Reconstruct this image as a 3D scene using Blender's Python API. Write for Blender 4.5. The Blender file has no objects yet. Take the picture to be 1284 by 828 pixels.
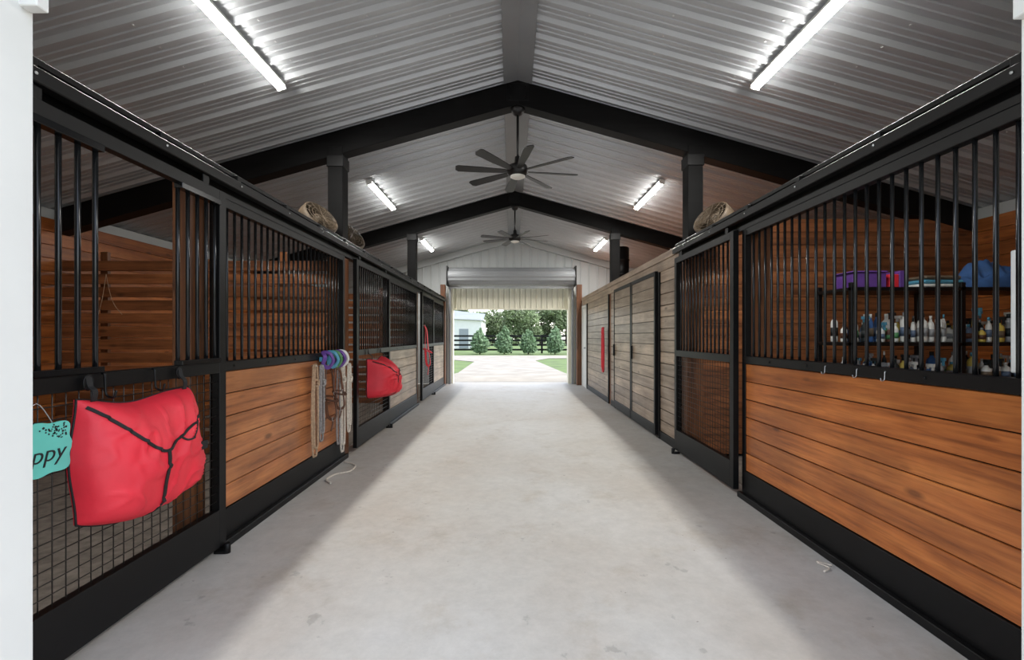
import bpy, bmesh, math, random
from mathutils import Vector, Matrix, noise
random.seed(7)
C = bpy.context.scene

# ------------------------------------------------------------------ helpers
def lin(c):
    return tuple(((v/255)/12.92 if v/255 <= 0.04045 else ((v/255+0.055)/1.055)**2.4) for v in c) + (1.0,)

class NT:
    def __init__(s, name):
        s.m = bpy.data.materials.new(name); s.m.use_nodes = True
        s.t = s.m.node_tree; s.b = s.t.nodes['Principled BSDF']
    def n(s, typ, **kw):
        nd = s.t.nodes.new(typ)
        for k, v in kw.items(): setattr(nd, k, v)
        return nd
    def l(s, a, b): s.t.links.new(a, b)
    def coords(s, scale=(1,1,1), kind='Object'):
        tc = s.n('ShaderNodeTexCoord'); mp = s.n('ShaderNodeMapping')
        mp.inputs['Scale'].default_value = scale
        s.l(tc.outputs[kind], mp.inputs['Vector']); return mp.outputs['Vector']
    def noise(s, vec, scale, detail=4, rough=0.55):
        nd = s.n('ShaderNodeTexNoise'); s.l(vec, nd.inputs['Vector'])
        nd.inputs['Scale'].default_value = scale; nd.inputs['Detail'].default_value = detail
        nd.inputs['Roughness'].default_value = rough; return nd.outputs['Fac']
    def ramp(s, fac, stops):
        r = s.n('ShaderNodeValToRGB'); e = r.color_ramp.elements
        e[0].position, e[0].color = stops[0]; e[1].position, e[1].color = stops[-1]
        for p, c in stops[1:-1]:
            x = e.new(p); x.color = c
        s.l(fac, r.inputs['Fac']); return r.outputs['Color']
    def mix(s, fac, a, b, mode='MIX'):
        m = s.n('ShaderNodeMix', data_type='RGBA', blend_type=mode)
        for sock, v in ((m.inputs[0], fac), (m.inputs[6], a), (m.inputs[7], b)):
            if hasattr(v, 'links'): s.l(v, sock)
            else: sock.default_value = v
        return m.outputs[2]
    def bump(s, h, strength=0.3, dist=0.01):
        b = s.n('ShaderNodeBump'); b.inputs['Strength'].default_value = strength
        b.inputs['Distance'].default_value = dist
        s.l(h, b.inputs['Height']); s.l(b.outputs['Normal'], s.b.inputs['Normal'])

def mat(name, col, rough=0.5, metal=0.0, var=0.12, nscale=8, bump=0.0, spec=None):
    t = NT(name); c = lin(col)
    v = t.coords(); f = t.noise(v, nscale, 5)
    lo = tuple(x*(1-var) for x in c[:3])+(1,); hi = tuple(min(1, x*(1+var)) for x in c[:3])+(1,)
    t.l(t.ramp(f, [(0.3, lo), (0.7, hi)]), t.b.inputs['Base Color'])
    t.b.inputs['Roughness'].default_value = rough; t.b.inputs['Metallic'].default_value = metal
    if spec is not None: t.b.inputs['Specular IOR Level'].default_value = spec
    if bump: t.bump(t.noise(v, nscale*4, 4), bump, 0.005)
    return t.m

def wood(name, light, midc, dark, axis='Y', rough=0.35, knots=True, spec=0.5, contrast=1.0):
    t = NT(name)
    sc = {'Y': (18, 1.0, 18), 'X': (1.0, 18, 18), 'Z': (18, 18, 1.0)}[axis]
    v = t.coords(sc)
    geo = t.n('ShaderNodeNewGeometry')
    rnd = geo.outputs['Random Per Island']
    add = t.n('ShaderNodeVectorMath', operation='ADD')
    mul = t.n('ShaderNodeMath', operation='MULTIPLY'); t.l(rnd, mul.inputs[0]); mul.inputs[1].default_value = 37.0
    t.l(v, add.inputs[0]); t.l(mul.outputs[0], add.inputs[1])
    g = t.noise(add.outputs[0], 1.1, 7, 0.6)
    wv = t.n('ShaderNodeTexNoise'); t.l(add.outputs[0], wv.inputs['Vector']); wv.inputs['Scale'].default_value = 4.5
    wv.inputs['Detail'].default_value = 5; wv.inputs['Distortion'].default_value = 0.8
    col = t.ramp(g, [(0.26, lin(dark)), (0.45, lin(midc)), (0.72, lin(light))])
    fine = t.ramp(wv.outputs['Fac'], [(0.34, (0.66, 0.6, 0.55, 1)), (0.52, (1, 1, 1, 1)), (0.7, (1.1, 1.08, 1.06, 1))])
    col = t.mix(0.62*contrast, col, fine, 'MULTIPLY')
    r2 = t.ramp(rnd, [(0, (0.72, 0.70, 0.68, 1)), (0.5, (0.94, 0.92, 0.9, 1)), (1, (1.2, 1.17, 1.13, 1))])
    col = t.mix(1.0, col, r2, 'MULTIPLY')
    v2 = t.coords((1.6, 1.6, 1.6)); bl = t.noise(v2, 1.5, 3)
    col = t.mix(1.0, col, t.ramp(bl, [(0.35, (0.78, 0.76, 0.74, 1)), (0.65, (1.08, 1.08, 1.08, 1))]), 'MULTIPLY')
    if knots:
        ks = {'Y': (7, 2.6, 7), 'X': (2.6, 7, 7), 'Z': (7, 7, 2.6)}[axis]
        kv = t.coords(ks); a2 = t.n('ShaderNodeVectorMath', operation='ADD')
        t.l(kv, a2.inputs[0]); t.l(mul.outputs[0], a2.inputs[1])
        vo = t.n('ShaderNodeTexVoronoi'); t.l(a2.outputs[0], vo.inputs['Vector']); vo.inputs['Scale'].default_value = 1.0
        k = t.ramp(vo.outputs['Distance'], [(0.07, (0.25, 0.2, 0.17, 1)), (0.17, (1, 1, 1, 1))])
        col = t.mix(0.8, col, k, 'MULTIPLY')
    t.l(col, t.b.inputs['Base Color'])
    t.b.inputs['Roughness'].default_value = rough
    t.b.inputs['Specular IOR Level'].default_value = spec
    t.bump(g, 0.12, 0.003)
    return t.m

def emis(name, col, strength):
    t = NT(name); t.b.inputs['Base Color'].default_value = lin(col)
    t.b.inputs['Emission Color'].default_value = lin(col)
    t.b.inputs['Emission Strength'].default_value = strength
    return t.m

class B:
    def __init__(s): s.bm = bmesh.new(); s.mats = []
    def mi(s, m):
        if m not in s.mats: s.mats.append(m)
        return s.mats.index(m)
    def box(s, x0, x1, y0, y1, z0, z1, m, M=None):
        vs = [Vector((x, y, z)) for x in (x0, x1) for y in (y0, y1) for z in (z0, z1)]
        if M is not None: vs = [M @ v for v in vs]
        vs = [s.bm.verts.new(v) for v in vs]; i = s.mi(m)
        for f in ((0,1,3,2),(4,6,7,5),(0,4,5,1),(2,3,7,6),(0,2,6,4),(1,5,7,3)):
            fc = s.bm.faces.new([vs[k] for k in f]); fc.material_index = i
    def face(s, pts, m, smooth=False):
        f = s.bm.faces.new([s.bm.verts.new(Vector(p)) for p in pts]); f.material_index = s.mi(m); f.smooth = smooth; return f
    def grid(s, rows, m, closeu=False, smooth=True):
        i = s.mi(m); R = [[s.bm.verts.new(Vector(p)) for p in r] for r in rows]
        for a in range(len(R)-1):
            n = len(R[a])
            for b in range(n if closeu else n-1):
                c = (b+1) % n
                try:
                    f = s.bm.faces.new([R[a][b], R[a][c], R[a+1][c], R[a+1][b]]); f.material_index = i; f.smooth = smooth
                except ValueError: pass
        return R
    def cap(s, ring, m):
        try:
            f = s.bm.faces.new(ring); f.material_index = s.mi(m)
        except ValueError: pass
    def sweep(s, pts, prof, m, up=Vector((0,0,1)), closed=False, smooth=True, caps=True):
        pts = [Vector(p) for p in pts]; n = len(pts); rows = []; prev = None
        for k in range(n):
            if closed: t = pts[(k+1) % n]-pts[k-1]
            else: t = pts[min(k+1, n-1)]-pts[max(k-1, 0)]
            if t.length < 1e-9: t = Vector((0,0,1))
            t.normalize()
            ref = prev if prev is not None else Vector(up)
            nn = ref - t*ref.dot(t)
            if nn.length < 1e-4: nn = t.orthogonal()
            nn.normalize(); prev = nn; bb = t.cross(nn)
            rows.append([pts[k]+nn*a+bb*b for a, b in prof])
        if closed: rows.append(rows[0])
        R = s.grid(rows, m, closeu=True, smooth=smooth)
        if caps and not closed: s.cap(R[0][::-1], m); s.cap(R[-1], m)
    def tube(s, pts, r, m, seg=8, closed=False, sm=0):
        if sm: pts = catmull(pts, sm, closed)
        s.sweep(pts, [(r*math.cos(2*math.pi*k/seg), r*math.sin(2*math.pi*k/seg)) for k in range(seg)], m, closed=closed)
    def strap(s, pts, w, t, m, up, sm=0, closed=False):
        if sm: pts = catmull(pts, sm, closed)
        s.sweep(pts, [(-t/2,-w/2),(t/2,-w/2),(t/2,w/2),(-t/2,w/2)], m, up=up, closed=closed, smooth=False)
    def cyl(s, p0, p1, r, m, seg=12, r2=None):
        p0 = Vector(p0); p1 = Vector(p1); t = (p1-p0).normalized(); a = t.orthogonal().normalized(); b = t.cross(a)
        r2 = r if r2 is None else r2
        rows = [[p+a*q*math.cos(2*math.pi*k/seg)+b*q*math.sin(2*math.pi*k/seg) for k in range(seg)] for p, q in ((p0, r), (p1, r2))]
        R = s.grid(rows, m, closeu=True); s.cap(R[0][::-1], m); s.cap(R[1], m)
    def lathe(s, prof, m, M=Matrix(), seg=20):
        rows = [[M @ Vector((r*math.cos(2*math.pi*k/seg), r*math.sin(2*math.pi*k/seg), z)) for k in range(seg)] for r, z in prof]
        R = s.grid(rows, m, closeu=True); s.cap(R[0][::-1], m); s.cap(R[-1], m)
    def finish(s, name, bevel=0.0, parent=None):
        bm = s.bm; bmesh.ops.recalc_face_normals(bm, faces=bm.faces)
        lo = Vector((min(v.co[i] for v in bm.verts) for i in range(3))); hi = Vector((max(v.co[i] for v in bm.verts) for i in range(3)))
        c = (lo+hi)/2; bmesh.ops.translate(bm, verts=bm.verts, vec=-c)
        me = bpy.data.meshes.new(name); bm.to_mesh(me); bm.free()
        for m in s.mats: me.materials.append(m)
        o = bpy.data.objects.new(name, me); C.collection.objects.link(o); o.location = c
        if bevel:
            md = o.modifiers.new('bevel', 'BEVEL'); md.width = bevel; md.segments = 1; md.limit_method = 'ANGLE'
        if parent is not None:
            o.parent = parent; o.location = c - parent.location
        return o

def catmull(pts, k, closed=False):
    P = [Vector(p) for p in pts]; n = len(P); out = []
    rng = n if closed else n-1
    for i in range(rng):
        if closed: a, b, c, d = P[i-1], P[i], P[(i+1) % n], P[(i+2) % n]
        else: a, b, c, d = P[max(i-1, 0)], P[i], P[i+1], P[min(i+2, n-1)]
        for j in range(k):
            t = j/k
            out.append(0.5*((2*b)+(c-a)*t+(2*a-5*b+4*c-d)*t*t+(3*b-a-3*c+d)*t**3))
    if not closed: out.append(P[-1])
    return out

# ------------------------------------------------------------------ materials
BLACK = mat('black_powder_coat', (8, 8, 9), 0.42, 0.0, 0.2, 12, 0, 0.28)
BLACKW = wood('black_stained_timber', (17, 17, 18), (11, 11, 12), (6, 6, 7), 'X', 0.55, False, 0.18)
BARM = mat('black_gloss_bar', (20, 21, 23), 0.18, 0.3, 0.1, 8)
WIRE = mat('dark_wire', (44, 40, 37), 0.4, 0.5, 0.2, 20)
PINE_Y = wood('stained_pine_boards', (192, 120, 62), (162, 93, 45), (104, 55, 25), 'Y', 0.33)
PINE_YL = wood('stained_pine_boards_worn', (192, 130, 82), (166, 104, 62), (118, 70, 42), 'Y', 0.35)
PINE_X = wood('stained_pine_partition', (164, 106, 66), (132, 82, 49), (82, 49, 30), 'X', 0.5)
GREYW = wood('weathered_boards', (184, 166, 149), (154, 136, 118), (106, 90, 77), 'Y', 0.4)
POSTW = wood('post_timber', (150, 98, 60), (118, 74, 44), (74, 44, 26), 'Z', 0.5)
WHITE = mat('white_painted_trim', (218, 218, 214), 0.5, 0, 0.03, 3)
GALV = mat('ceiling_sheet_metal', (184, 187, 190), 0.38, 0.32, 0.06, 1.5)
GALVC = mat('ridge_sheet_metal', (146, 149, 152), 0.5, 0.2, 0.08, 1.5)
SCREW = mat('screw_heads', (215, 215, 215), 0.3, 0.5, 0.1, 5)
SIDING = mat('gable_siding', (196, 200, 200), 0.5, 0, 0.05, 1.5)
CREAM_LIT = mat('daylit_cream_siding', (240, 236, 216), 0.5, 0, 0.04, 1.5)  # same sheet as the gable siding, with outside daylight painted into its colour
STEEL = mat('galvanised_steel', (180, 182, 184), 0.35, 0.8, 0.1, 10)
RED = mat('red_nylon', (220, 42, 58), 0.55, 0, 0.10, 5, 0.25)
BLKFAB = mat('black_webbing', (14, 14, 16), 0.7, 0, 0.2, 30)
TEAL = mat('turquoise_paint', (98, 194, 180), 0.5, 0, 0.06, 10)
INK = mat('black_ink', (18, 28, 30), 0.6)
TAN = mat('tan_rope', (172, 144, 116), 0.8, 0, 0.3, 60)
ROPEW = mat('white_rope', (208, 198, 184), 0.8, 0, 0.2, 60)
ROPEG = mat('grey_rope', (146, 142, 140), 0.8, 0, 0.3, 60)
LEATHER = mat('brown_leather', (84, 48, 29), 0.45, 0, 0.3, 20)
PURPLE = mat('purple_plastic', (100, 64, 145), 0.5)
BLUE = mat('blue_fabric', (46, 82, 132), 0.8, 0, 0.25, 10, 0.2)
CYAN = mat('cyan_plastic', (80, 150, 180), 0.5)
GREEN = mat('green_plastic', (70, 130, 80), 0.5)
YEL = mat('yellow_plastic', (200, 175, 80), 0.5)
PWHITE = mat('white_plastic', (222, 222, 218), 0.4, 0, 0.03)
LGREY = mat('grey_label', (150, 152, 156), 0.5)
LBLUE = mat('slate_label', (86, 104, 130), 0.5)
FANGREY = mat('fan_housing', (100, 86, 70), 0.55, 0.0, 0.5, 14)
TUBE = emis('fluorescent_diffuser', (255, 253, 248), 140)
TUBES = emis('diffuser_side', (255, 253, 248), 20)
LENS = mat('frosted_lens', (235, 232, 225), 0.4, 0, 0.02)

def concrete():
    t = NT('concrete_slab'); v = t.coords()
    n1 = t.noise(v, 0.6, 6, 0.6); n2 = t.noise(v, 11, 9, 0.75); n3 = t.noise(v, 1.9, 6, 0.7)
    c = t.ramp(n1, [(0.32, lin((180, 172, 162))), (0.5, lin((188, 184, 177))), (0.7, lin((196, 194, 190)))])
    c = t.mix(1.0, c, t.ramp(n2, [(0.3, (0.86, 0.86, 0.86, 1)), (0.65, (1.04, 1.04, 1.04, 1))]), 'MULTIPLY')
    c = t.mix(1.0, c, t.ramp(n3, [(0.30, (0.86, 0.82, 0.77, 1)), (0.45, (1, 1, 1, 1))]), 'MULTIPLY')
    # damp patches near the entrance
    v2 = t.coords((1.0, 0.9, 1)); n4 = t.noise(v2, 7.5, 4, 0.55)
    sx = t.n('ShaderNodeSeparateXYZ'); t.l(v, sx.inputs[0])
    mr = t.n('ShaderNodeMapRange'); t.l(sx.outputs['Y'], mr.inputs[0]); mr.inputs[1].default_value = -5.0; mr.inputs[2].default_value = -3.4; mr.inputs[3].default_value = 0.045; mr.inputs[4].default_value = 0.0
    ad = t.n('ShaderNodeMath', operation='ADD'); t.l(n4, ad.inputs[0]); t.l(mr.outputs[0], ad.inputs[1])
    c = t.mix(1.0, c, t.ramp(ad.outputs[0], [(0.70, (1, 1, 1, 1)), (0.74, (0.78, 0.78, 0.78, 1))]), 'MULTIPLY')
    n5 = t.noise(t.coords((1, 1, 1)), 24, 2, 0.5)
    c = t.mix(1.0, c, t.ramp(n5, [(0.765, (1, 1, 1, 1)), (0.785, (0.6, 0.57, 0.55, 1))]), 'MULTIPLY')
    t.l(c, t.b.inputs['Base Color']); t.b.inputs['Roughness'].default_value = 0.55
    t.bump(n2, 0.25, 0.004); return t.m
CONC = concrete()
MAT_DIRT = mat('stall_floor_dirt', (112, 104, 96), 0.9, 0, 0.35, 14, 0.6)
GRASS = mat('grass', (92, 112, 56), 0.9, 0, 0.3, 1.2, 0.3)
DRIVE = mat('driveway_gravel', (154, 147, 136), 0.9, 0, 0.22, 1.2, 0.3)
LEAF = mat('tree_leaves', (108, 124, 84), 0.7, 0, 0.45, 0.5)
LEAFC = mat('conifer_needles', (110, 136, 98), 0.7, 0, 0.35, 3)
BARK = mat('tree_bark', (88, 74, 62), 0.9, 0, 0.3, 5)
ROOFG = mat('grey_roofing', (140, 146, 152), 0.5, 0.2, 0.05)

# ------------------------------------------------------------------ dimensions
XL, XR = -1.79, 1.88          # stall front planes
RX, RZ, SL = 0.07, 4.07, 0.28   # ridge
OXL, OXR = -4.9, 5.0
def rz(x): return RZ - SL*abs(x-RX)
Y0, Y1 = 1.4, 12.2

# ------------------------------------------------------------------ shell
b = B(); b.box(XL-0.12, XR+0.12, 1.1, 12.55, -0.12, 0, CONC); b.finish('floor')
b = B(); b.box(OXL, XL-0.121, Y0, 12.1, -0.12, 0.0, MAT_DIRT); b.box(XR+0.121, OXR, Y0, 12.1, -0.12, 0.0, MAT_DIRT); b.finish('floor_stall')
# ceiling - ribbed sheet
b = B()
prof = []
y = 1.1; P = 0.229
while y < 12.6:
    prof += [(y, 0), (y+0.050, 0), (y+0.055, -0.009), (y+0.066, -0.009), (y+0.071, 0), (y+0.108, 0), (y+0.113, -0.009), (y+0.124, -0.009), (y+0.129, 0), (y+0.168, 0), (y+0.186, -0.034), (y+0.204, -0.034), (y+0.214, 0)]
    y += P
for xe in (OXL-0.3, OXR+0.3):
    i = b.mi(GALV)
    A = [b.bm.verts.new((RX, yy, RZ+dz)) for yy, dz in prof]; E = [b.bm.verts.new((xe, yy, rz(xe)+dz)) for yy, dz in prof]
    for k in range(len(prof)-1):
        f = b.bm.faces.new([A[k], A[k+1], E[k+1], E[k]]); f.material_index = i
# ridge flashing
i = b.mi(GALVC)
for a, c in ((-0.15, 0), (0, 0.15)):
    b.face([(RX+a, 1.1, RZ-0.04-SL*abs(a)), (RX+c, 1.1, RZ-0.04-SL*abs(c)), (RX+c, 12.5, RZ-0.04-SL*abs(c)), (RX+a, 12.5, RZ-0.04-SL*abs(a))], GALVC)
for a in (-0.15, 0.15):
    b.face([(RX+a, 1.1, RZ-0.04-SL*0.15), (RX+a, 12.5, RZ-0.04-SL*0.15), (RX+a, 12.5, RZ-0.004-SL*0.15), (RX+a, 1.1, RZ-0.004-SL*0.15)], GALVC)
# screws
y = 1.1
while y < 9:
    for xx in (-3.9, -3.2, -2.5, -1.8, -1.1, -0.5, 0.64, 1.24, 1.94, 2.64, 3.34, 4.04):
        z = rz(xx); b.cyl((xx, y+0.02, z+0.001), (xx, y+0.02, z-0.006), 0.008, SCREW, 6)
    y += P
b.finish('ceiling')

# outer walls
for nm, x0, x1, s in (('wall_left', OXL-0.12, OXL, 1), ('wall_right', OXR, OXR+0.12, -1)):
    b = B(); xm = OXL if s > 0 else OXR
    b.box(x0, x1, 1.2, 12.3, -0.02, rz(xm)-0.03, SIDING)
    z = 0.02
    while z < rz(xm)-0.2:
        xa, xb = sorted((xm+s*0.002, xm+s*0.03)); b.box(xa, xb, Y0+0.01, 12.1, z, z+0.136, PINE_Y); z += 0.14
    b.finish(nm, 0.003)

# near (front) wall with doorway
b = B()
JL, JR, DH = -1.50, 1.60, 2.75
b.box(OXL-0.12, JL, 1.2, 1.4, -0.02, 2.66, WHITE); b.box(JR, OXR+0.12, 1.2, 1.4, -0.02, 2.66, WHITE)
for ya in (1.2, 1.4):
    b.face([(JL, ya, DH), (JR, ya, DH), (JR, ya, rz(JR)-0.03), (RX, ya, RZ-0.03), (JL, ya, rz(JL)-0.03)], WHITE)
    b.face([(OXL-0.1, ya, 2.62), (JL, ya, 2.62), (JL, ya, rz(JL)-0.03), (OXL-0.1, ya, rz(OXL)-0.05)], WHITE)
    b.face([(OXR+0.1, ya, 2.62), (OXR+0.1, ya, rz(OXR)-0.05), (JR, ya, rz(JR)-0.03), (JR, ya, 2.62)], WHITE)
b.face([(JL, 1.2, DH), (JR, 1.2, DH), (JR, 1.4, DH), (JL, 1.4, DH)], WHITE)
b.finish('wall_front')
b = B()
b.box(JL-0.02, JL+0.055, 1.36, 1.398, 2.30, 2.75, WHITE); b.box(JR-0.032, JR+0.02, 1.36, 1.398, 2.28, 2.75, WHITE)
b.cyl((JL+0.03, 1.355, 2.36), (JL+0.03, 1.345, 2.36), 0.008, STEEL, 8); b.cyl((JR-0.02, 1.355, 2.36), (JR-0.02, 1.345, 2.36), 0.008, STEEL, 8)
b.finish('trim_1', 0.004)

# back gable wall with vertical ribs
def ribsheet(b, x0, x1, y, zb, zt, m, pitch=0.229):
    pts = []; x = x0
    while x < x1:
        for dx, dy in ((0, 0), (0.165, 0), (0.18, -0.02), (0.205, -0.02), (0.22, 0)):
            if x+dx < x1: pts.append((x+dx, dy))
        x += pitch
    pts.append((x1, 0))
    i = b.mi(m)
    lo = [b.bm.verts.new((px, y+dy, zb)) for px, dy in pts]; hi = [b.bm.verts.new((px, y+dy, zt(px))) for px, dy in pts]
    for k in range(len(pts)-1):
        f = b.bm.faces.new([lo[k], lo[k+1], hi[k+1], hi[k]]); f.material_index = i
b = B(); rt = lambda x: rz(x)-0.01
ribsheet(b, OXL, -1.72, 12.25, 0, rt, SIDING); ribsheet(b, 1.72, OXR, 12.25, 0, rt, SIDING)
ribsheet(b, -1.72, 1.72, 12.25, 2.75, rt, SIDING)
b.finish('wall_back')
b = B(); ribsheet(b, -1.72, 1.72, 12.47, 2.06, lambda x: 2.80, CREAM_LIT, 0.15)
b.box(-1.72, 1.72, 12.44, 12.5, 2.03, 2.07, CREAM_LIT)
b.box(-1.74, -1.60, 12.24, 12.5, 0, 2.8, CREAM_LIT); b.box(1.56, 1.74, 12.24, 12.5, 0, 2.8, CREAM_LIT)
b.finish('trim_2', 0.003)
# roll-up door
b = B(); cy, cz, R0 = 11.9, 2.89, 0.22
pr = []
for k in range(48):
    a = 2*math.pi*k/48; r = R0 + (0.012 if k % 4 < 2 else 0)
    pr.append((r*math.cos(a), r*math.sin(a)))
ra = [Vector((-1.66, cy+p[0], cz+p[1])) for p in pr]; rb_ = [Vector((1.68, cy+p[0], cz+p[1])) for p in pr]
Rg = b.grid([ra, rb_], GALVC, closeu=True, smooth=False); b.cap(Rg[0][::-1], GALVC); b.cap(Rg[1], GALVC)
b.box(-1.66, 1.68, 11.98, 12.06, 2.58, 2.66, STEEL)
for x in (-1.70, 1.68): b.box(x, x+0.03, 11.66, 12.18, 2.62, 3.14, BLACK)
for x in (-1.70, 1.64): b.box(x, x+0.06, 12.08, 12.18, 0, 2.66, GALVC)
b.finish('roll_up_door', 0.003)
b = B(); b.box(-1.87, -1.745, 11.78, 11.92, 0, 2.66, POSTW); b.box(1.735, 1.87, 11.78, 11.92, 0, 2.66, POSTW); b.finish('door_post', 0.006)

# ------------------------------------------------------------------ timber frames
def bent(y):
    b = B(); D = 0.26; yh = 0.075
    for s, xe in ((-1, OXL+0.03), (1, OXR-0.03)):
        t0 = RZ-0.036; t1 = rz(xe)-0.036
        pts = [(RX, t0), (xe, t1), (xe, t1-D), (RX, t0-D)]
        i = b.mi(BLACKW)
        f0 = [b.bm.verts.new((p[0], y-yh, p[1])) for p in pts]; f1 = [b.bm.verts.new((p[0], y+yh, p[1])) for p in pts]
        for q in ([f0[0], f0[1], f0[2], f0[3]], [f1[3], f1[2], f1[1], f1[0]]): b.bm.faces.new(q).material_index = i
        for k in range(4):
            b.bm.faces.new([f0[k], f1[k], f1[(k+1) % 4], f0[(k+1) % 4]]).material_index = i
    for xc in (XL-0.09, XR+0.09):
        b.box(xc-0.08, xc+0.08, y-0.08, y+0.08, 2.302, rz(xc)-0.2, BLACKW)
        b.box(xc-0.09, xc+0.09, y-0.09, y+0.09, rz(xc)-0.42, rz(xc)-0.30, BLACK)
        b.box(xc-0.085, xc+0.085, y-0.085, y+0.085, 0, 2.14, POSTW)
    # ridge plate and bolts
    b.box(RX-0.12, RX+0.12, y-0.082, y-0.074, RZ-0.26, RZ-0.07, BLACK)
    for dx in (-0.08, 0.08):
        for dz in (-0.22, -0.11): b.cyl((RX+dx, y-0.095, RZ+dz), (RX+dx, y-0.08, RZ+dz), 0.011, BLACK, 6)
    b.finish('timber_frame', 0.004)
for yb in (4.85, 8.5): bent(yb)
b = B()
for s, xe in ((-1, OXL+0.1), (1, OXR-0.1)):
    pts = [(RX, RZ-0.038), (xe, rz(xe)-0.038), (xe, rz(xe)-0.2), (RX, RZ-0.2)]
    i = b.mi(SIDING)
    f0 = [b.bm.verts.new((p[0], 12.12, p[1])) for p in pts]; f1 = [b.bm.verts.new((p[0], 12.22, p[1])) for p in pts]
    b.bm.faces.new(f0).material_index = i
    for k in range(4): b.bm.faces.new([f0[k], f1[k], f1[(k+1) % 4], f0[(k+1) % 4]]).material_index = i
b.finish('trim_3')

# ------------------------------------------------------------------ stall fronts
def hboards(b, xa, xb, ya, yb, z0, z1, n, m, gap=0.006):
    h = (z1-z0)/n
    for k in range(n): b.box(xa, xb, ya, yb, z0+k*h+gap/2, z0+(k+1)*h-gap/2, m)
    b.box((xa+xb)/2-0.004, (xa+xb)/2+0.004, ya+0.002, yb-0.002, z0+0.003, z1-0.003, BLACK)

def header(nm, X, s, y0, y1):
    b = B(); f = lambda a, c: tuple(sorted((X+s*a, X+s*c)))
    xa, xb = f(-0.16, 0.03); b.box(xa, xb, y0, y1, 2.225, 2.30, BLACKW)
    xa, xb = f(-0.10, 0.05); b.box(xa, xb, y0, y1, 2.285, 2.315, BLACK)
    xa, xb = f(-0.06, 0.01); b.box(xa, xb, y0, y1, 2.147, 2.225, BLACK)
    xa, xb = f(0.03, 0.085); b.box(xa, xb, y0, y1, 2.206, 2.262, BLACK)     # sliding track
    y = y0+0.2
    while y < y1:
        xa = X+s*0.085
        b.cyl((xa, y, 2.235), (xa+s*0.008, y, 2.235), 0.008, STEEL, 6)
        xa, xb = f(0.0, 0.075); b.box(xa, xb, y-0.02, y+0.02, 2.262, 2.30, BLACK); y += 0.61
    b.finish(nm, 0.004)
header('stall_header_beam', XL, 1, Y0, 11.74)
header('stall_header_beam', XR, -1, Y0, 4.98)

def panel(X, s, y0, y1, wm, bars=True, n=6):
    b = B(); f = lambda a, c: tuple(sorted((X+s*a, X+s*c)))
    xa, xb = f(-0.03, 0.02)
    b.box(xa, xb, y0, y0+0.05, 0, 2.145, BLACK); b.box(xa, xb, y1-0.05, y1, 0, 2.145, BLACK)
    b.box(xa, xb, y0+0.05, y1-0.05, 2.09, 2.145, BLACK)
    xa, xb = f(-0.035, 0.03); b.box(xa, xb, y0+0.05, y1-0.05, 1.075, 1.135, BLACK)
    xa, xb = f(-0.03, 0.025); b.box(xa, xb, y0+0.05, y1-0.05, 0, 0.22, BLACK)
    xa, xb = f(0.0251, 0.06); b.box(xa, xb, y0, y1, 0, 0.045, BLACK)
    xa, xb = f(-0.022, 0.014); hboards(b, xa, xb, y0+0.051, y1-0.051, 0.221, 1.074, n, wm)
    L = y1-y0-0.1; nb = int(L/0.077)
    for k in range(1, nb):
        y = y0+0.05+L*k/nb; b.cyl((X-s*0.005, y, 1.13), (X-s*0.005, y, 2.10), 0.0095, BARM, 8)
    y = y0+0.15
    while y < y1-0.1:
        b.cyl((X+s*0.03, y, 1.105), (X+s*0.036, y, 1.105), 0.009, BLACK, 6); y += 0.4
    return b.finish('stall_front_panel', 0.003)

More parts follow.
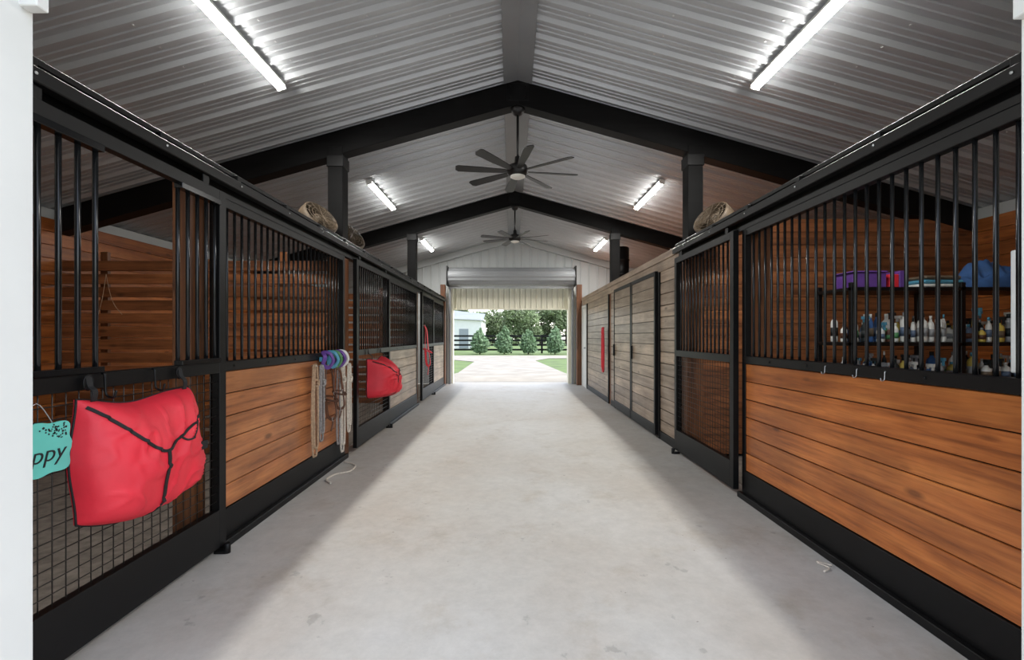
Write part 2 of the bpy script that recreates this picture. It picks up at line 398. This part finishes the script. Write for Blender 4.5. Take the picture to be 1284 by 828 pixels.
def door(X, s, y0, y1, yoke=False, low='mesh'):
    b = B(); f = lambda a, c: tuple(sorted((X+s*a, X+s*c)))
    xa, xb = f(0.035, 0.08)
    w = 0.06
    b.box(xa, xb, y0, y0+w, 0.05, 2.15, BLACK); b.box(xa, xb, y1-w, y1, 0.05, 2.15, BLACK)
    b.box(xa, xb, y0+w, y1-w, 2.09, 2.15, BLACK); b.box(xa, xb, y0+w, y1-w, 1.075, 1.14, BLACK)
    b.box(xa, xb, y0+w, y1-w, 0.05, 0.27, BLACK)
    xf = X+s*0.0575
    if yoke:
        ya, yb = y0+0.40, y1-0.37
        ys = [ya-0.01-0.076*k for k in range(5)] + [yb+0.01+0.072*k for k in range(5)]
        for y in ys:
            if y0+w < y < y1-w: b.cyl((xf, y, 1.13), (xf, y, 2.10), 0.0105, BARM, 10)
        for u, v in ((y0+w, ya), (yb, y1-w)):
            xa2, xb2 = f(0.045, 0.09); b.box(xa2, xb2, u, v, 1.14, 1.165, BARM); b.box(xa2, xb2, u, v, 2.06, 2.09, BARM)
    else:
        L = y1-y0-2*w; nb = int(L/0.077)
        for k in range(1, nb): b.cyl((xf, y0+w+L*k/nb, 1.13), (xf, y0+w+L*k/nb, 2.10), 0.0095, BARM, 8)
    if low == 'mesh':
        L = y1-y0-2*w; n = round(L/0.051)
        for k in range(1, n): b.cyl((xf, y0+w+L*k/n, 0.26), (xf, y0+w+L*k/n, 1.08), 0.0030, WIRE, 5)
        n = 16
        for k in range(1, n): b.cyl((xf+s*0.004, y0+w-0.01, 0.27+0.805*k/n), (xf+s*0.004, y1-w+0.01, 0.27+0.805*k/n), 0.0030, WIRE, 5)
    else:
        xa2, xb2 = f(0.045, 0.075); hboards(b, xa2, xb2, y0+w, y1-w, 0.271, 1.074, 6, low)
    # hanger trolleys + floor guide
    for y in (y0+0.15, y1-0.15):
        b.box(min(xf-0.006, xf+0.006), max(xf-0.006, xf+0.006), y-0.025, y+0.025, 2.15, 2.205, BLACK)
    xg = X+s*0.10
    b.cyl((xg, y1-0.02, 0), (xg, y1-0.02, 0.06), 0.018, BLACK, 10); b.box(min(X+s*0.03, xg), max(X+s*0.03, xg), y1-0.04, y1, 0.0, 0.02, BLACK)
    return b.finish('stall_door', 0.003)

# left
door(XL, 1, 1.47, 2.68, yoke=True)
panel(XL, 1, 2.69, 4.755, PINE_YL)
door(XL, 1, 4.95, 6.32)
panel(XL, 1, 6.33, 8.40, GREYW)
door(XL, 1, 8.60, 9.9)
panel(XL, 1, 9.91, 11.74, GREYW)
# right
panel(XR, -1, 1.45, 3.60, PINE_Y)
door(XR, -1, 3.62, 4.93)
for (x0, x1, y0) in ((XL-0.17, XL-0.065, 2.58), (XR+0.065, XR+0.17, 3.50)):
    b = B(); b.box(x0, x1, y0, y0+0.13, 0, 2.22, POSTW); b.finish('jamb_post', 0.004)

# tack-room wall (right, far)
b = B(); xa, xb = XR, XR+0.04
segs = [(4.95, 5.66), (8.02, 8.40), (8.60, 11.0)]
for ya, yb in segs: hboards(b, xa, xb, ya, yb, 0.10, 2.10, 14, GREYW, 0.008)
for ya, yb in segs: b.box(XR-0.012, XR+0.045, ya, yb, 0, 0.10, BLACK)
b.box(XR-0.01, XR+0.16, 4.99, 11.74, 2.10, 2.22, GREYW); b.box(XR-0.03, XR+0.16, 4.99, 11.74, 2.222, 2.30, GREYW)
for y in (4.95, 5.62, 8.0, 8.55, 10.98): b.box(XR-0.02, XR+0.03, y, y+0.05, 0, 2.1, BLACK)
b.box(XR, XR+0.04, 11.93, 12.15, 0, 2.3, SIDING)
b.finish('wall_tack_room', 0.003)
for ya, yb in ((5.69, 6.83), (6.85, 7.98)):
    b = B(); x0, x1 = XR-0.05, XR-0.01
    b.box(x0, x1, ya, ya+0.05, 0.03, 2.12, BLACK); b.box(x0, x1, yb-0.05, yb, 0.03, 2.12, BLACK)
    b.box(x0, x1, ya+0.05, yb-0.05, 2.07, 2.12, BLACK); b.box(x0, x1, ya+0.05, yb-0.05, 0.03, 0.16, BLACK)
    hboards(b, x0+0.006, x1-0.004, ya+0.05, yb-0.05, 0.16, 2.07, 13, GREYW, 0.008)
    b.box(x0-0.03, x0, yb-0.10, yb-0.07, 0.95, 1.15, BLACK)
    b.finish('tack_room_door', 0.003)
b = B(); b.box(XR-0.01, XR+0.05, 11.05, 11.71, 0, 2.08, WHITE); b.box(XR-0.03, XR-0.01, 11.05, 11.12, 0, 2.08, WHITE); b.box(XR-0.03, XR-0.01, 11.64, 11.71, 0, 2.08, WHITE)
b.box(XR-0.03, XR-0.01, 11.12, 11.64, 2.01, 2.08, WHITE); b.cyl((XR-0.06, 11.2, 1.0), (XR-0.01, 11.2, 1.0), 0.02, STEEL); b.finish('door_1', 0.003)
b = B(); b.box(XR+0.17, OXR-0.04, 5.0, 12.1, 2.22, 2.30, PINE_X); b.finish('tack_room_loft')

# partitions
def partition(nm, x0, x1, y, z1, gap, h=0.14):
    b = B(); z = 0.03
    while z+h <= z1:
        b.box(x0, x1, y-0.02, y+0.02, z, z+h-gap, PINE_X); z += h
    n = 3
    for k in range(n):
        xx = x0+(x1-x0)*(k+0.5)/n; b.box(xx-0.04, xx+0.04, y+0.021, y+0.06, 0, z1, POSTW)
    b.finish(nm, 0.003)
partition('stall_partition', OXL+0.04, XL-0.18, 4.78, 2.2, 0.034)
partition('stall_partition', OXL+0.04, XL-0.18, 8.45, 2.2, 0.034)
partition('stall_partition', XR+0.18, OXR-0.04, 4.80, 2.56, 0.004)

# ------------------------------------------------------------------ lights
def fixture(x, y0, y1):
    ang = math.atan(SL)*(1 if x < RX else -1)
    M = Matrix.Translation((x, 0, rz(x)-0.036)) @ Matrix.Rotation(-ang, 4, 'Y')
    b = B()
    b.box(-0.036, 0.036, y0, y1, -0.030, 0.0, WHITE, M)
    q = lambda x, z, y: M @ Vector((x, y, z))
    a0, a1 = y0+0.01, y1-0.01
    b.face([q(-0.026, -0.062, a0), q(0.026, -0.062, a0), q(0.026, -0.062, a1), q(-0.026, -0.062, a1)], TUBE)
    for s in (-1, 1): b.face([q(s*0.034, -0.031, a0), q(s*0.026, -0.0619, a0), q(s*0.026, -0.0619, a1), q(s*0.034, -0.031, a1)], TUBES)
    for yy in (y0-0.012, y1): b.box(-0.037, 0.037, yy, yy+0.012, -0.064, 0, WHITE, M)
    b.finish('fluorescent_light_fixture')
for ya, yb in ((2.55, 3.82), (6.2, 7.45), (9.85, 11.1)):
    fixture(-1.98, ya, yb); fixture(2.10, ya, yb)

# ------------------------------------------------------------------ ceiling fans
FANB = mat('fan_black', (24, 23, 23), 0.45, 0.1, 0.15)
def fan(y, hubz, rot):
    b = B(); top = RZ-0.036-0.26
    T = Matrix.Translation((RX, y, 0))
    b.lathe([(0.02, top), (0.07, top), (0.075, top-0.03), (0.05, top-0.07), (0.02, top-0.09)], FANB, T)
    b.cyl((RX, y, top-0.02), (RX, y, hubz+0.05), 0.014, FANB, 12)
    b.lathe([(0.03, hubz+0.16), (0.035, hubz+0.09), (0.10, hubz+0.06), (0.115, hubz+0.02), (0.115, hubz-0.02), (0.085, hubz-0.05)], FANB, T, 24)
    b.lathe([(0.082, hubz-0.048), (0.08, hubz-0.06), (0.05, hubz-0.075), (0.01, hubz-0.08)], LENS, T, 24)
    for k in range(8):
        M = T @ Matrix.Translation((0, 0, hubz)) @ Matrix.Rotation(rot+k*math.pi/4, 4, 'Z') @ Matrix.Rotation(math.radians(13), 4, 'X')
        pts = [(0.10, -0.02), (0.16, -0.035), (0.40, -0.052), (0.64, -0.055), (0.67, -0.03), (0.67, 0.035), (0.64, 0.05), (0.40, 0.045), (0.16, 0.03), (0.10, 0.02)]
        up = [b.bm.verts.new(M @ Vector((p[0], p[1], 0.004))) for p in pts]; dn = [b.bm.verts.new(M @ Vector((p[0], p[1], -0.004))) for p in pts]
        b.cap(up, FANB); b.cap(dn[::-1], FANB)
        for q in range(len(pts)): b.cap([up[q], dn[q], dn[(q+1) % len(pts)], up[(q+1) % len(pts)]], FANB)
    b.finish('ceiling_fan')
fan(4.85, 3.08, math.radians(9)); fan(8.5, 3.15, math.radians(20))

# stall fans on top of fronts
def stallfan(x, y, s):
    K = 0.86
    b = B(); M = Matrix.Translation((x, y, 2.43)) @ Matrix.Rotation(math.radians(52)*s, 4, 'Y') @ Matrix.Rotation(math.radians(20), 4, 'X') @ Matrix.Scale(K, 4)
    b.lathe([(0.20, -0.09), (0.215, -0.08), (0.22, 0), (0.215, 0.08), (0.20, 0.09), (0.19, 0.08), (0.185, 0), (0.19, -0.08), (0.20, -0.09)], FANGREY, M, 28)
    for zc in (-0.09, 0.09):
        for r in (0.04, 0.08, 0.12, 0.16, 0.20):
            b.tube([M @ Vector((r*math.cos(a*math.pi/10), r*math.sin(a*math.pi/10), zc)) for a in range(20)], 0.003, FANGREY, 4, closed=True)
        for a in range(12):
            b.cyl(M @ Vector((0, 0, zc*1.1)), M @ Vector((0.2*math.cos(a*math.pi/6), 0.2*math.sin(a*math.pi/6), zc)), 0.003, FANGREY, 4)
    b.lathe([(0.02, -0.09), (0.06, -0.08), (0.07, 0.06), (0.03, 0.09)], FANGREY, M)
    for a in range(4):
        MM = M @ Matrix.Rotation(a*math.pi/2, 4, 'Z') @ Matrix.Rotation(0.5, 4, 'X'); b.box(0.05, 0.17, -0.05, 0.05, -0.003, 0.003, FANGREY, MM)
    b.box(x-0.02, x+0.02, y-0.14, y-0.10, 2.31, 2.40, BLACK); b.box(x-0.02, x+0.02, y+0.10, y+0.14, 2.31, 2.40, BLACK); b.box(x-0.05, x+0.05, y-0.18, y+0.18, 2.302, 2.33, BLACK)
    b.finish('stall_fan')
stallfan(XL-0.13, 4.42, 1); stallfan(XL-0.13, 5.25, 1); stallfan(XR+0.13, 4.42, -1)
b = B(); b.lathe([(0.15, 2.30), (0.17, 2.31), (0.17, 2.55), (0.18, 2.56), (0.18, 2.58), (0.17, 2.59), (0.17, 2.85), (0.18, 2.86), (0.18, 2.88), (0.17, 2.89), (0.17, 3.12), (0.15, 3.14)], BLACK, Matrix.Translation((XR+0.4, 9.3, 0)), 24); b.finish('storage_drum')

# ------------------------------------------------------------------ feed bags
def feedbag(yc, zt, W, H, D, X0, seed):
    b = B(); nu, nv = 60, 50
    def th(u, v):
        e = max(0, 1-abs(2*u-1)**4)**0.5 * max(0, 1-abs(2*v-1)**6)**0.5
        w = 0.35+0.65*math.sin(math.pi*min(1, 0.1+0.62*v))
        cx = noise.noise(Vector((u*3.3+seed, v*2.2, 0)))*0.14 + noise.noise(Vector((u*9+seed, v*4+u*4, 3)))*0.07
        r = 1-abs(noise.noise(Vector((u*5+v*3+seed, v*3-u*2, 7))))*2; cx += max(0, r-0.8)*0.35
        return D*e*(w+cx)
    def pos(u, v, off=0.0):
        wv = 1.0+0.03*math.sin(math.pi*v)
        y = yc+(u-0.5)*W*wv + 0.01*math.sin(v*7+seed)
        z = zt - v*H + 0.05*abs(2*u-1)**3*v - 0.03*math.sin(math.pi*u)*(1-v) + 0.008*math.sin(u*9+seed)
        return Vector((X0+0.01+th(u, v)+off, y, z))
    b.grid([[pos(i/nu, j/nv) for i in range(nu+1)] for j in range(nv+1)], RED)
    b.grid([[Vector((X0, pos(i/nu, j/nv).y, pos(i/nu, j/nv).z)) for i in range(nu+1)] for j in range(nv+1)], RED)
    per = [(i/20, 0) for i in range(20)]+[(1, i/20) for i in range(20)]+[(1-i/20, 1) for i in range(20)]+[(0, 1-i/20) for i in range(20)]
    b.tube([pos(u, v) for u, v in per], 0.0045, BLKFAB, 6, closed=True)
    def line(uv, w=0.018):
        pts = catmull([Vector((u, v, 0)) for u, v in uv], 12); b.strap([pos(p.x, p.y, 0.004) for p in pts], w, 0.004, BLKFAB, (1, 0, 0))
    line([(0.02, 0.06), (0.15, 0.20), (0.33, 0.36), (0.44, 0.42), (0.62, 0.36), (0.82, 0.29), (0.99, 0.27)], 0.013)
    line([(0.44, 0.42), (0.43, 0.6), (0.42, 0.8), (0.41, 0.985)], 0.017)
    line([(0.60, 0.36), (0.66, 0.42), (0.74, 0.40), (0.80, 0.31)], 0.008)
    b.box(pos(.86, .53).x+0.0, pos(.86, .53).x+0.012, pos(.86, .5).y-0.025, pos(.86, .5).y+0.025, pos(.86, .55).z-0.02, pos(.86, .55).z+0.02, BLKFAB)
    for u in (0.08, 0.9):
        p = pos(u, 0.01); b.strap([p, p+Vector((0.005, 0, 0.04)), Vector((X0+0.02, p.y, 1.09)), Vector((X0+0.012, p.y, 1.13))], 0.025, 0.004, BLKFAB, (1, 0, 0), 4)
        b.tube([(X0+0.012, p.y+0.02*math.cos(a*math.pi/6), 1.105+0.03*math.sin(a*math.pi/6)) for a in range(12)], 0.004, BLACK, 6, closed=True)
    b.finish('feed_bag')
feedbag(2.03, 1.035, 0.60, 0.54, 0.17, XL+0.085, 1.3)
feedbag(5.55, 1.03, 0.60, 0.50, 0.30, XL+0.085, 5.1)

# hooks on rails
for (x, ys, s, m, k, r) in ((XL+0.085, (1.86, 2.12), 1, BLACK, 1.0, 0.005), (XR-0.034, (2.2, 2.38, 2.62), -1, STEEL, 0.45, 0.0025)):
    for y in ys:
        b = B(); b.tube([(x, y, 1.10+0.035*k), (x+s*0.012*k, y, 1.10+0.03*k), (x+s*0.015*k, y, 1.10-0.02*k), (x+s*0.02*k, y, 1.10-0.055*k), (x+s*0.05*k, y, 1.10-0.065*k), (x+s*0.06*k, y, 1.10-0.035*k)], r, m, 6, sm=4)
        b.finish('rail_hook')

# ------------------------------------------------------------------ name sign
par = bpy.data.objects.new('name_sign', None); C.collection.objects.link(par)
sy, sz, sx = 1.595, 0.88, XL+0.092
par.location = (sx, sy, sz)
b = B(); out = []
for k in range(72):
    a = 2*math.pi*k/72; r = (abs(math.cos(a))**5+abs(math.sin(a))**5)**(-1/5)
    wob = 1+0.045*math.cos(8*a)
    out.append((sy+0.120*r*math.cos(a)*wob, sz+0.095*r*math.sin(a)*wob))
f0 = [b.bm.verts.new((sx, p[0], p[1])) for p in out]; f1 = [b.bm.verts.new((sx+0.008, p[0], p[1])) for p in out]
b.cap(f0[::-1], TEAL); b.cap(f1, TEAL)
for k in range(72): b.cap([f0[k], f0[(k+1) % 72], f1[(k+1) % 72], f1[k]], TEAL)
b.finish('plaque', parent=par)
b = B(); random.seed(3)
for k in range(60):
    u = random.uniform(0.0, 0.11); v = random.uniform(0.03, 0.085)
    if u*0.5+v < 0.068: continue
    r = random.uniform(0.0025, 0.0048)
    b.face([(sx+0.0088, sy+u+r*math.cos(a)*random.uniform(0.7, 1.2), sz+v+r*math.sin(a)) for a in [j*math.pi/4 for j in range(8)]], INK)
b.finish('leopard_spots', parent=par)
cu = bpy.data.curves.new('lettering', 'FONT'); cu.body = 'Poppy'; cu.size = 0.085; cu.extrude = 0.001; cu.shear = 0.25; cu.align_x = 'CENTER'; cu.align_y = 'CENTER'; cu.offset = -0.0006
tmp = bpy.data.objects.new('tmp', cu); C.collection.objects.link(tmp); bpy.context.view_layer.update()
me = bpy.data.meshes.new_from_object(tmp.evaluated_get(bpy.context.evaluated_depsgraph_get())); bpy.data.objects.remove(tmp)
me.materials.clear(); me.materials.append(INK)
lo = bpy.data.objects.new('lettering', me); C.collection.objects.link(lo); lo.parent = par; lo.location = (0.010, -0.012, -0.02); lo.rotation_euler = (math.pi/2, 0, math.pi/2)
b = B(); b.tube([(sx+0.004, sy-0.06, sz+0.08), (sx, sy, sz+0.17), (sx+0.004, sy+0.06, sz+0.08)], 0.002, STEEL, 5, sm=5); b.finish('hanging_wire', parent=par)

# ------------------------------------------------------------------ ropes & halters
def rope(x, y, z0, z1, w, m, r=0.008, n=2, s=1):
    b = B()
    for k in range(n):
        o = 0.012*k + r; ww = w*(1-0.2*k); zz = z1+0.07*k
        b.tube([(x+s*(0.01+o), y, z0), (x+s*(0.02+o), y+ww*0.3, z0-0.03), (x+s*(0.018+o), y+ww*0.5, (z0+zz)/2), (x+s*(0.02+o), y+ww*0.4, zz+0.04), (x+s*(0.02+o), y, zz), (x+s*(0.02+o), y-ww*0.4, zz+0.05), (x+s*(0.018+o), y-ww*0.5, (z0+zz)/2+0.05), (x+s*(0.02+o), y-ww*0.3, z0-0.03)], r, m, 7, closed=True, sm=6)
    b.tube([(x+s*0.045, y-0.03, z0-0.12), (x+s*0.05, y+0.03, z0-0.13), (x+s*0.05, y+0.03, z0-0.17), (x+s*0.05, y-0.03, z0-0.18)], r, m, 7, sm=4)
    b.cyl((x-s*0.003, y, z0), (x+s*0.05, y, z0), 0.005, STEEL, 8)
    b.finish('lead_rope')
def halter(x, y, z0, H, m, s=1, k=1.0, w=0.022):
    b = B(); up = (1, 0, 0); f = lambda pts, cl=False: b.strap([Vector((x+s*p[0]*k, y+p[1], z0+p[2]*H)) for p in pts], w, 0.005*k, m, up, 6, cl)
    f([(0.01, 0, 0), (0.03, 0.07, -0.1), (0.04, 0.08, -0.35), (0.05, 0.07, -0.5)]); f([(0.01, 0, 0), (0.03, -0.06, -0.1), (0.03, -0.08, -0.35), (0.03, -0.07, -0.5)])
    f([(0.05, 0.07, -0.5), (0.09, 0.0, -0.55), (0.03, -0.07, -0.5), (0.01, 0.0, -0.47)], True)
    f([(0.05, 0.07, -0.5), (0.07, 0.05, -0.75), (0.06, 0.0, -0.82), (0.04, -0.05, -0.76), (0.03, -0.07, -0.5)])
    f([(0.06, 0, -0.82), (0.055, 0.01, -0.9), (0.05, -0.01, -1.0)])
    for p in ((0.05, 0.07, -0.5), (0.03, -0.07, -0.5), (0.06, 0, -0.82)):
        c = Vector((x+s*p[0]*k, y+p[1], z0+p[2]*H)); b.tube([c+Vector((0, 0.018*math.cos(a*math.pi/5), 0.018*math.sin(a*math.pi/5))) for a in range(10)], 0.003, STEEL, 5, closed=True)
    b.cyl((x-s*0.003, y, z0), (x+s*0.04, y, z0), 0.005, STEEL, 8)
    b.finish('horse_halter')
XP = XL+0.035
rope(XP, 3.92, 1.03, 0.24, 0.10, TAN, 0.010, 2); rope(XP, 4.06, 1.02, 0.34, 0.08, ROPEG, 0.009, 2)
halter(XP, 4.20, 1.02, 0.62, LEATHER, 1, 1.3, 0.026); halter(XP+0.03, 4.33, 1.0, 0.5, LEATHER, 1, 1.3, 0.026)
rope(XP, 4.46, 1.0, 0.22, 0.08, ROPEG, 0.009, 1)
rope(XP, 4.56, 1.0, 0.12, 0.09, ROPEW, 0.010, 2); rope(XP+0.03, 4.66, 1.0, 0.3, 0.07, ROPEW, 0.010, 2)
halter(XL+0.09, 8.63, 1.50, 0.95, RED, 1, 1.8, 0.04)
rope(XR-0.035, 8.80, 1.45, 0.60, 0.14, RED, 0.016, 2, -1)
b = B()
for k, (m, dy) in enumerate(((PURPLE, 0.0), (CYAN, 0.12), (GREEN, 0.2), (PURPLE, 0.3), (PWHITE, 0.38))):
    b.strap([(XP+0.02, 4.12+dy, 1.14), (XP+0.07, 4.12+dy+0.03, 1.13), (XP+0.09, 4.12+dy+0.06, 1.06), (XP+0.06, 4.12+dy+0.03, 1.0), (XP+0.03, 4.12+dy-0.02, 1.03), (XP+0.05, 4.12+dy-0.03, 1.10)], 0.035, 0.012, m, (0, 1, 0), 5, True)
b.box(XP+0.002, XP+0.03, 4.08, 4.56, 1.06, 1.10, CYAN)
b.finish('grooming_brush_rack')
b = B(); b.tube([(XP+0.05, 4.55, 0.012), (XP+0.2, 4.45, 0.008), (XP+0.22, 4.25, 0.008), (XP+0.12, 4.15, 0.008), (XP+0.1, 4.0, 0.008), (XP+0.18, 3.9, 0.008)], 0.008, ROPEW, 7, sm=6); b.finish('loose_rope')
b = B(); b.tube([(XR-0.08, 2.50, 0.006), (XR-0.14, 2.54, 0.006), (XR-0.12, 2.47, 0.008), (XR-0.17, 2.44, 0.006)], 0.005, ROPEW, 6, sm=5); b.finish('scrap_twine')

# ------------------------------------------------------------------ storage shelf (right stall)
b = B(); sx0, sx1, sy0, sy1 = 2.84, 4.66, 3.72, 4.12
for x in (sx0, (sx0+sx1)/2, sx1):
    for y in (sy0, sy1): b.box(x-0.02, x+0.02, y-0.02, y+0.02, 0, 1.74, BLACK)
for z in (0.2, 0.62, 0.92, 1.24, 1.70):
    b.box(sx0-0.02, sx1+0.02, sy0-0.02, sy1+0.02, z-0.03, z, BLACK)
b.finish('storage_shelf', 0.004)
random.seed(11)
b = B()
LABELS = [LGREY, LBLUE, INK, LGREY, LEATHER, LBLUE, FANGREY, GREEN]
def bottle(b, x, y, z, r, h, m, mc):
    b.lathe([(r*0.9, z), (r, z+0.01), (r, z+h*0.62), (r*0.85, z+h*0.72), (r*0.4, z+h*0.8), (r*0.38, z+h*0.86)], m, Matrix.Translation((x, y, 0)), 12)
    b.cyl((x, y, z+h*0.86), (x, y, z+h), r*0.42, mc, 10)
    b.lathe([(r*1.01, z+h*0.2), (r*1.01, z+h*0.5)], random.choice(LABELS), Matrix.Translation((x, y, 0)), 12)
    if random.random() < 0.3:      # trigger sprayer
        b.box(x-0.012, x+0.012, y-0.05, y+0.015, z+h, z+h+0.025, mc); b.box(x-0.006, x+0.006, y-0.045, y-0.03, z+h-0.04, z+h, mc)
cols = [PWHITE, PWHITE, PWHITE, LGREY, LBLUE, INK, PWHITE, LEATHER, PWHITE, YEL, INK, BLUE, PWHITE, LGREY]
for z, hh in ((1.241, 0.24), (0.921, 0.22), (0.621, 0.2)):
    for row in (0.06, 0.18, 0.30):
        x = sx0+0.04
        while x < sx1-0.10:
            r = random.uniform(0.016, 0.038)
            if abs(x+r-(sx0+sx1)/2) > 0.07: bottle(b, x+r, sy0+row, z, r, hh*random.uniform(0.5, 1.1), random.choice(cols), random.choice((PWHITE, INK, LGREY, INK, CYAN)))
            x += 2*r+random.uniform(0.008, 0.05)
b.finish('grooming_supply_bottles')
b = B(); b.box(2.90, 3.18, 3.78, 4.0, 1.702, 1.83, PURPLE); b.box(2.89, 3.19, 3.77, 4.01, 1.83, 1.845, PURPLE); b.finish('purple_storage_box', 0.008)
b = B(); b.box(3.22, 3.30, 3.8, 4.0, 1.702, 1.82, RED); b.box(3.305, 3.36, 3.8, 4.0, 1.702, 1.85, PURPLE); b.finish('supply_carton', 0.004)
b = B()
for k in range(3): 
    b.box(3.46+k*0.015, 3.84-k*0.02, 3.76, 4.08, 1.702+0.035*k, 1.735+0.035*k, (PWHITE, CYAN, FANGREY)[k])
b.finish('folded_towels', 0.012)
b = B(); nu = 40
rows = []
for j in range(25):
    v = j/24; row = []
    for i in range(nu+1):
        u = i/nu; e = max(0, 1-abs(2*u-1)**4)**.5*max(0, 1-abs(2*v-1)**4)**.5
        row.append((3.88+0.66*u, 3.72+0.38*v, 1.702+0.20*e*(0.8+0.8*noise.noise(Vector((u*4, v*3, 1)))+0.25*noise.noise(Vector((u*13, v*6, 5))))))
    rows.append(row)
b.grid(rows, BLUE); b.grid([[(p[0], p[1], 1.701) for p in r] for r in rows], BLUE); b.finish('folded_horse_blanket')
b = B(); b.box(XR+0.04, XR+0.07, 1.5, 1.72, 1.15, 1.62, PWHITE); b.finish('white_notice_board', 0.004)

# twine in left stall
b = B(); b.tube([(-4.3, 4.74, 1.95), (-4.33, 4.73, 1.7), (-4.38, 4.73, 1.5), (-4.44, 4.73, 1.32), (-4.40, 4.74, 1.2)], 0.003, TAN, 5, sm=5)
b.tube([(-4.3, 4.74, 1.95), (-4.25, 4.73, 1.75), (-4.2, 4.73, 1.62), (-4.12, 4.73, 1.52)], 0.003, TAN, 5, sm=5); b.finish('baling_twine')

# ------------------------------------------------------------------ outdoors
G = -0.03
b = B(); b.face([(-80, 12.6, G), (80, 12.6, G), (80, 160, G), (-80, 160, G)], GRASS); b.finish('lawn')
b = B(); b.face([(-80, -60, G), (80, -60, G), (80, 1.05, G), (-80, 1.05, G)], GRASS); b.finish('lawn')
b = B(); b.face([(-2.6, 12.56, -0.012), (2.4, 12.56, -0.012), (1.9, 16, -0.012), (1.3, 24, -0.012), (2.2, 26.5, -0.012), (30, 28, -0.012), (30, 30.5, -0.012), (-30, 30.5, -0.012), (-30, 27, -0.012), (-4.2, 26, -0.012), (-1.9, 23, -0.012), (-1.9, 16, -0.012)], DRIVE)
b.finish('driveway')
b = B(); b.face([(-12, -12, -0.012), (12, -12, -0.012), (12, 1.09, -0.012), (-12, 1.09, -0.012)], CONC); b.finish('concrete_apron')
b = B()
for k in range(-14, 15): b.box(k*2.4-0.07, k*2.4+0.07, 35-0.07, 35+0.07, G, 1.42, BLACK)
for z in (0.25, 0.62, 0.98, 1.32): b.box(-33, 33, 34.9, 34.93, z-0.07, z+0.07, BLACK)
b.finish('paddock_fence')
def foliage(b, c, rad, n, size, m):
    for _ in range(n):
        v = Vector((random.gauss(0, 1), random.gauss(0, 1), random.gauss(0, 1))).normalized()*random.uniform(0.6, 1.0)
        p = Vector(c)+Vector((v.x*rad[0], v.y*rad[1], v.z*rad[2]))
        if p.z < 0.1: continue
        a = Vector((random.gauss(0, 1), random.gauss(0, 1), random.gauss(0, 1))).normalized(); e = a.orthogonal().normalized(); s = size*random.uniform(0.6, 1.3)
        b.face([p-a*s, p-e*s*0.6, p+a*s, p+e*s*0.6], m)
random.seed(5)
for x, hs_ in ((-2.3, 1.0), (-0.5, 1.1), (1.25, 0.95), (3.2, 1.12), (-5, 1.0), (5.6, 0.9)):
    b = B(); b.cyl((x, 32.8, G), (x, 32.8, 0.5), 0.05, BARK, 8)
    for k in range(9):
        t = k/8; r = 0.62*(1-t**2.0)**0.7*(0.75+0.25*min(1, t*4))+0.08; foliage(b, (x+random.uniform(-.1, .1), 32.8, 0.30+1.35*hs_*t), (r, r, 0.26), int(80+240*(1-t)), 0.11, LEAFC)
    b.finish('conifer_sapling')
for k, (x, y, h) in enumerate(((-9, 82, 7), (-3.4, 86, 6.6), (1.0, 74, 6.6), (5.4, 80, 7.4), (9.5, 76, 7.0), (14, 80, 7), (-14, 88, 7), (-20, 80, 8), (20, 84, 8))):
    b = B(); b.cyl((x, y, G), (x, y, h*0.5), 0.35, BARK, 8, 0.2)
    for q in range(15):
        cx = x+random.uniform(-3.0, 3.0); cz = h*random.uniform(0.2, 0.80); r = random.uniform(0.9, 1.7)
        foliage(b, (cx, y+random.uniform(-1.5, 1.5), cz), (r*1.3, r*1.2, r), 330, 0.24, LEAF)
    b.finish('oak_tree')
b = B(); b.box(-9, -3.2, 48, 56, G, 3.3, WHITE)
b.face([(-9.4, 47.7, 3.3), (-3.0, 47.7, 3.0), (-3.0, 56.3, 3.0), (-9.4, 56.3, 4.4)], ROOFG); b.face([(-9.4, 47.7, 3.3), (-3.0, 47.7, 3.0), (-3.0, 52, 3.9), (-9.4, 52, 4.6)], ROOFG)
b.box(-5.6, -4.6, 47.95, 48.0, 0, 2.1, ROOFG); b.finish('white_outbuilding')

# ------------------------------------------------------------------ sky, sun, camera
w = bpy.data.worlds.new('World'); C.world = w; w.use_nodes = True; nt = w.node_tree
sky = nt.nodes.new('ShaderNodeTexSky'); sky.sky_type = 'NISHITA'; sky.sun_disc = False
sky.sun_elevation = math.radians(50); sky.sun_rotation = math.radians(60); sky.air_density = 1.0; sky.dust_density = 1.2
hs = nt.nodes.new('ShaderNodeHueSaturation'); hs.inputs['Saturation'].default_value = 0.5
nt.links.new(sky.outputs[0], hs.inputs['Color'])
bg = nt.nodes['Background']; nt.links.new(hs.outputs[0], bg.inputs[0]); bg.inputs[1].default_value = 0.37
sd = bpy.data.lights.new('sun', 'SUN'); sd.energy = 1.5; sd.angle = math.radians(1.0); sd.color = (1, 0.96, 0.9)
so = bpy.data.objects.new('sun', sd); C.collection.objects.link(so)
so.rotation_euler = Vector((-0.55, 0.05, -1.0)).to_track_quat('-Z', 'Y').to_euler(); so.location = (20, 0, 30)

cd = bpy.data.cameras.new('camera'); cam = bpy.data.objects.new('camera', cd); C.collection.objects.link(cam)
cam.location = (0, 0, 1.29); cam.rotation_euler = (math.radians(90), 0, 0)
cd.sensor_width = 36; cd.lens = 560/1284*36; cd.shift_y = 8/1284; cd.shift_x = 1/1284; cd.clip_start = 0.05; cd.clip_end = 500
C.camera = cam
C.view_settings.view_transform = 'Standard'; C.view_settings.look = 'None'; C.view_settings.exposure = 0.72
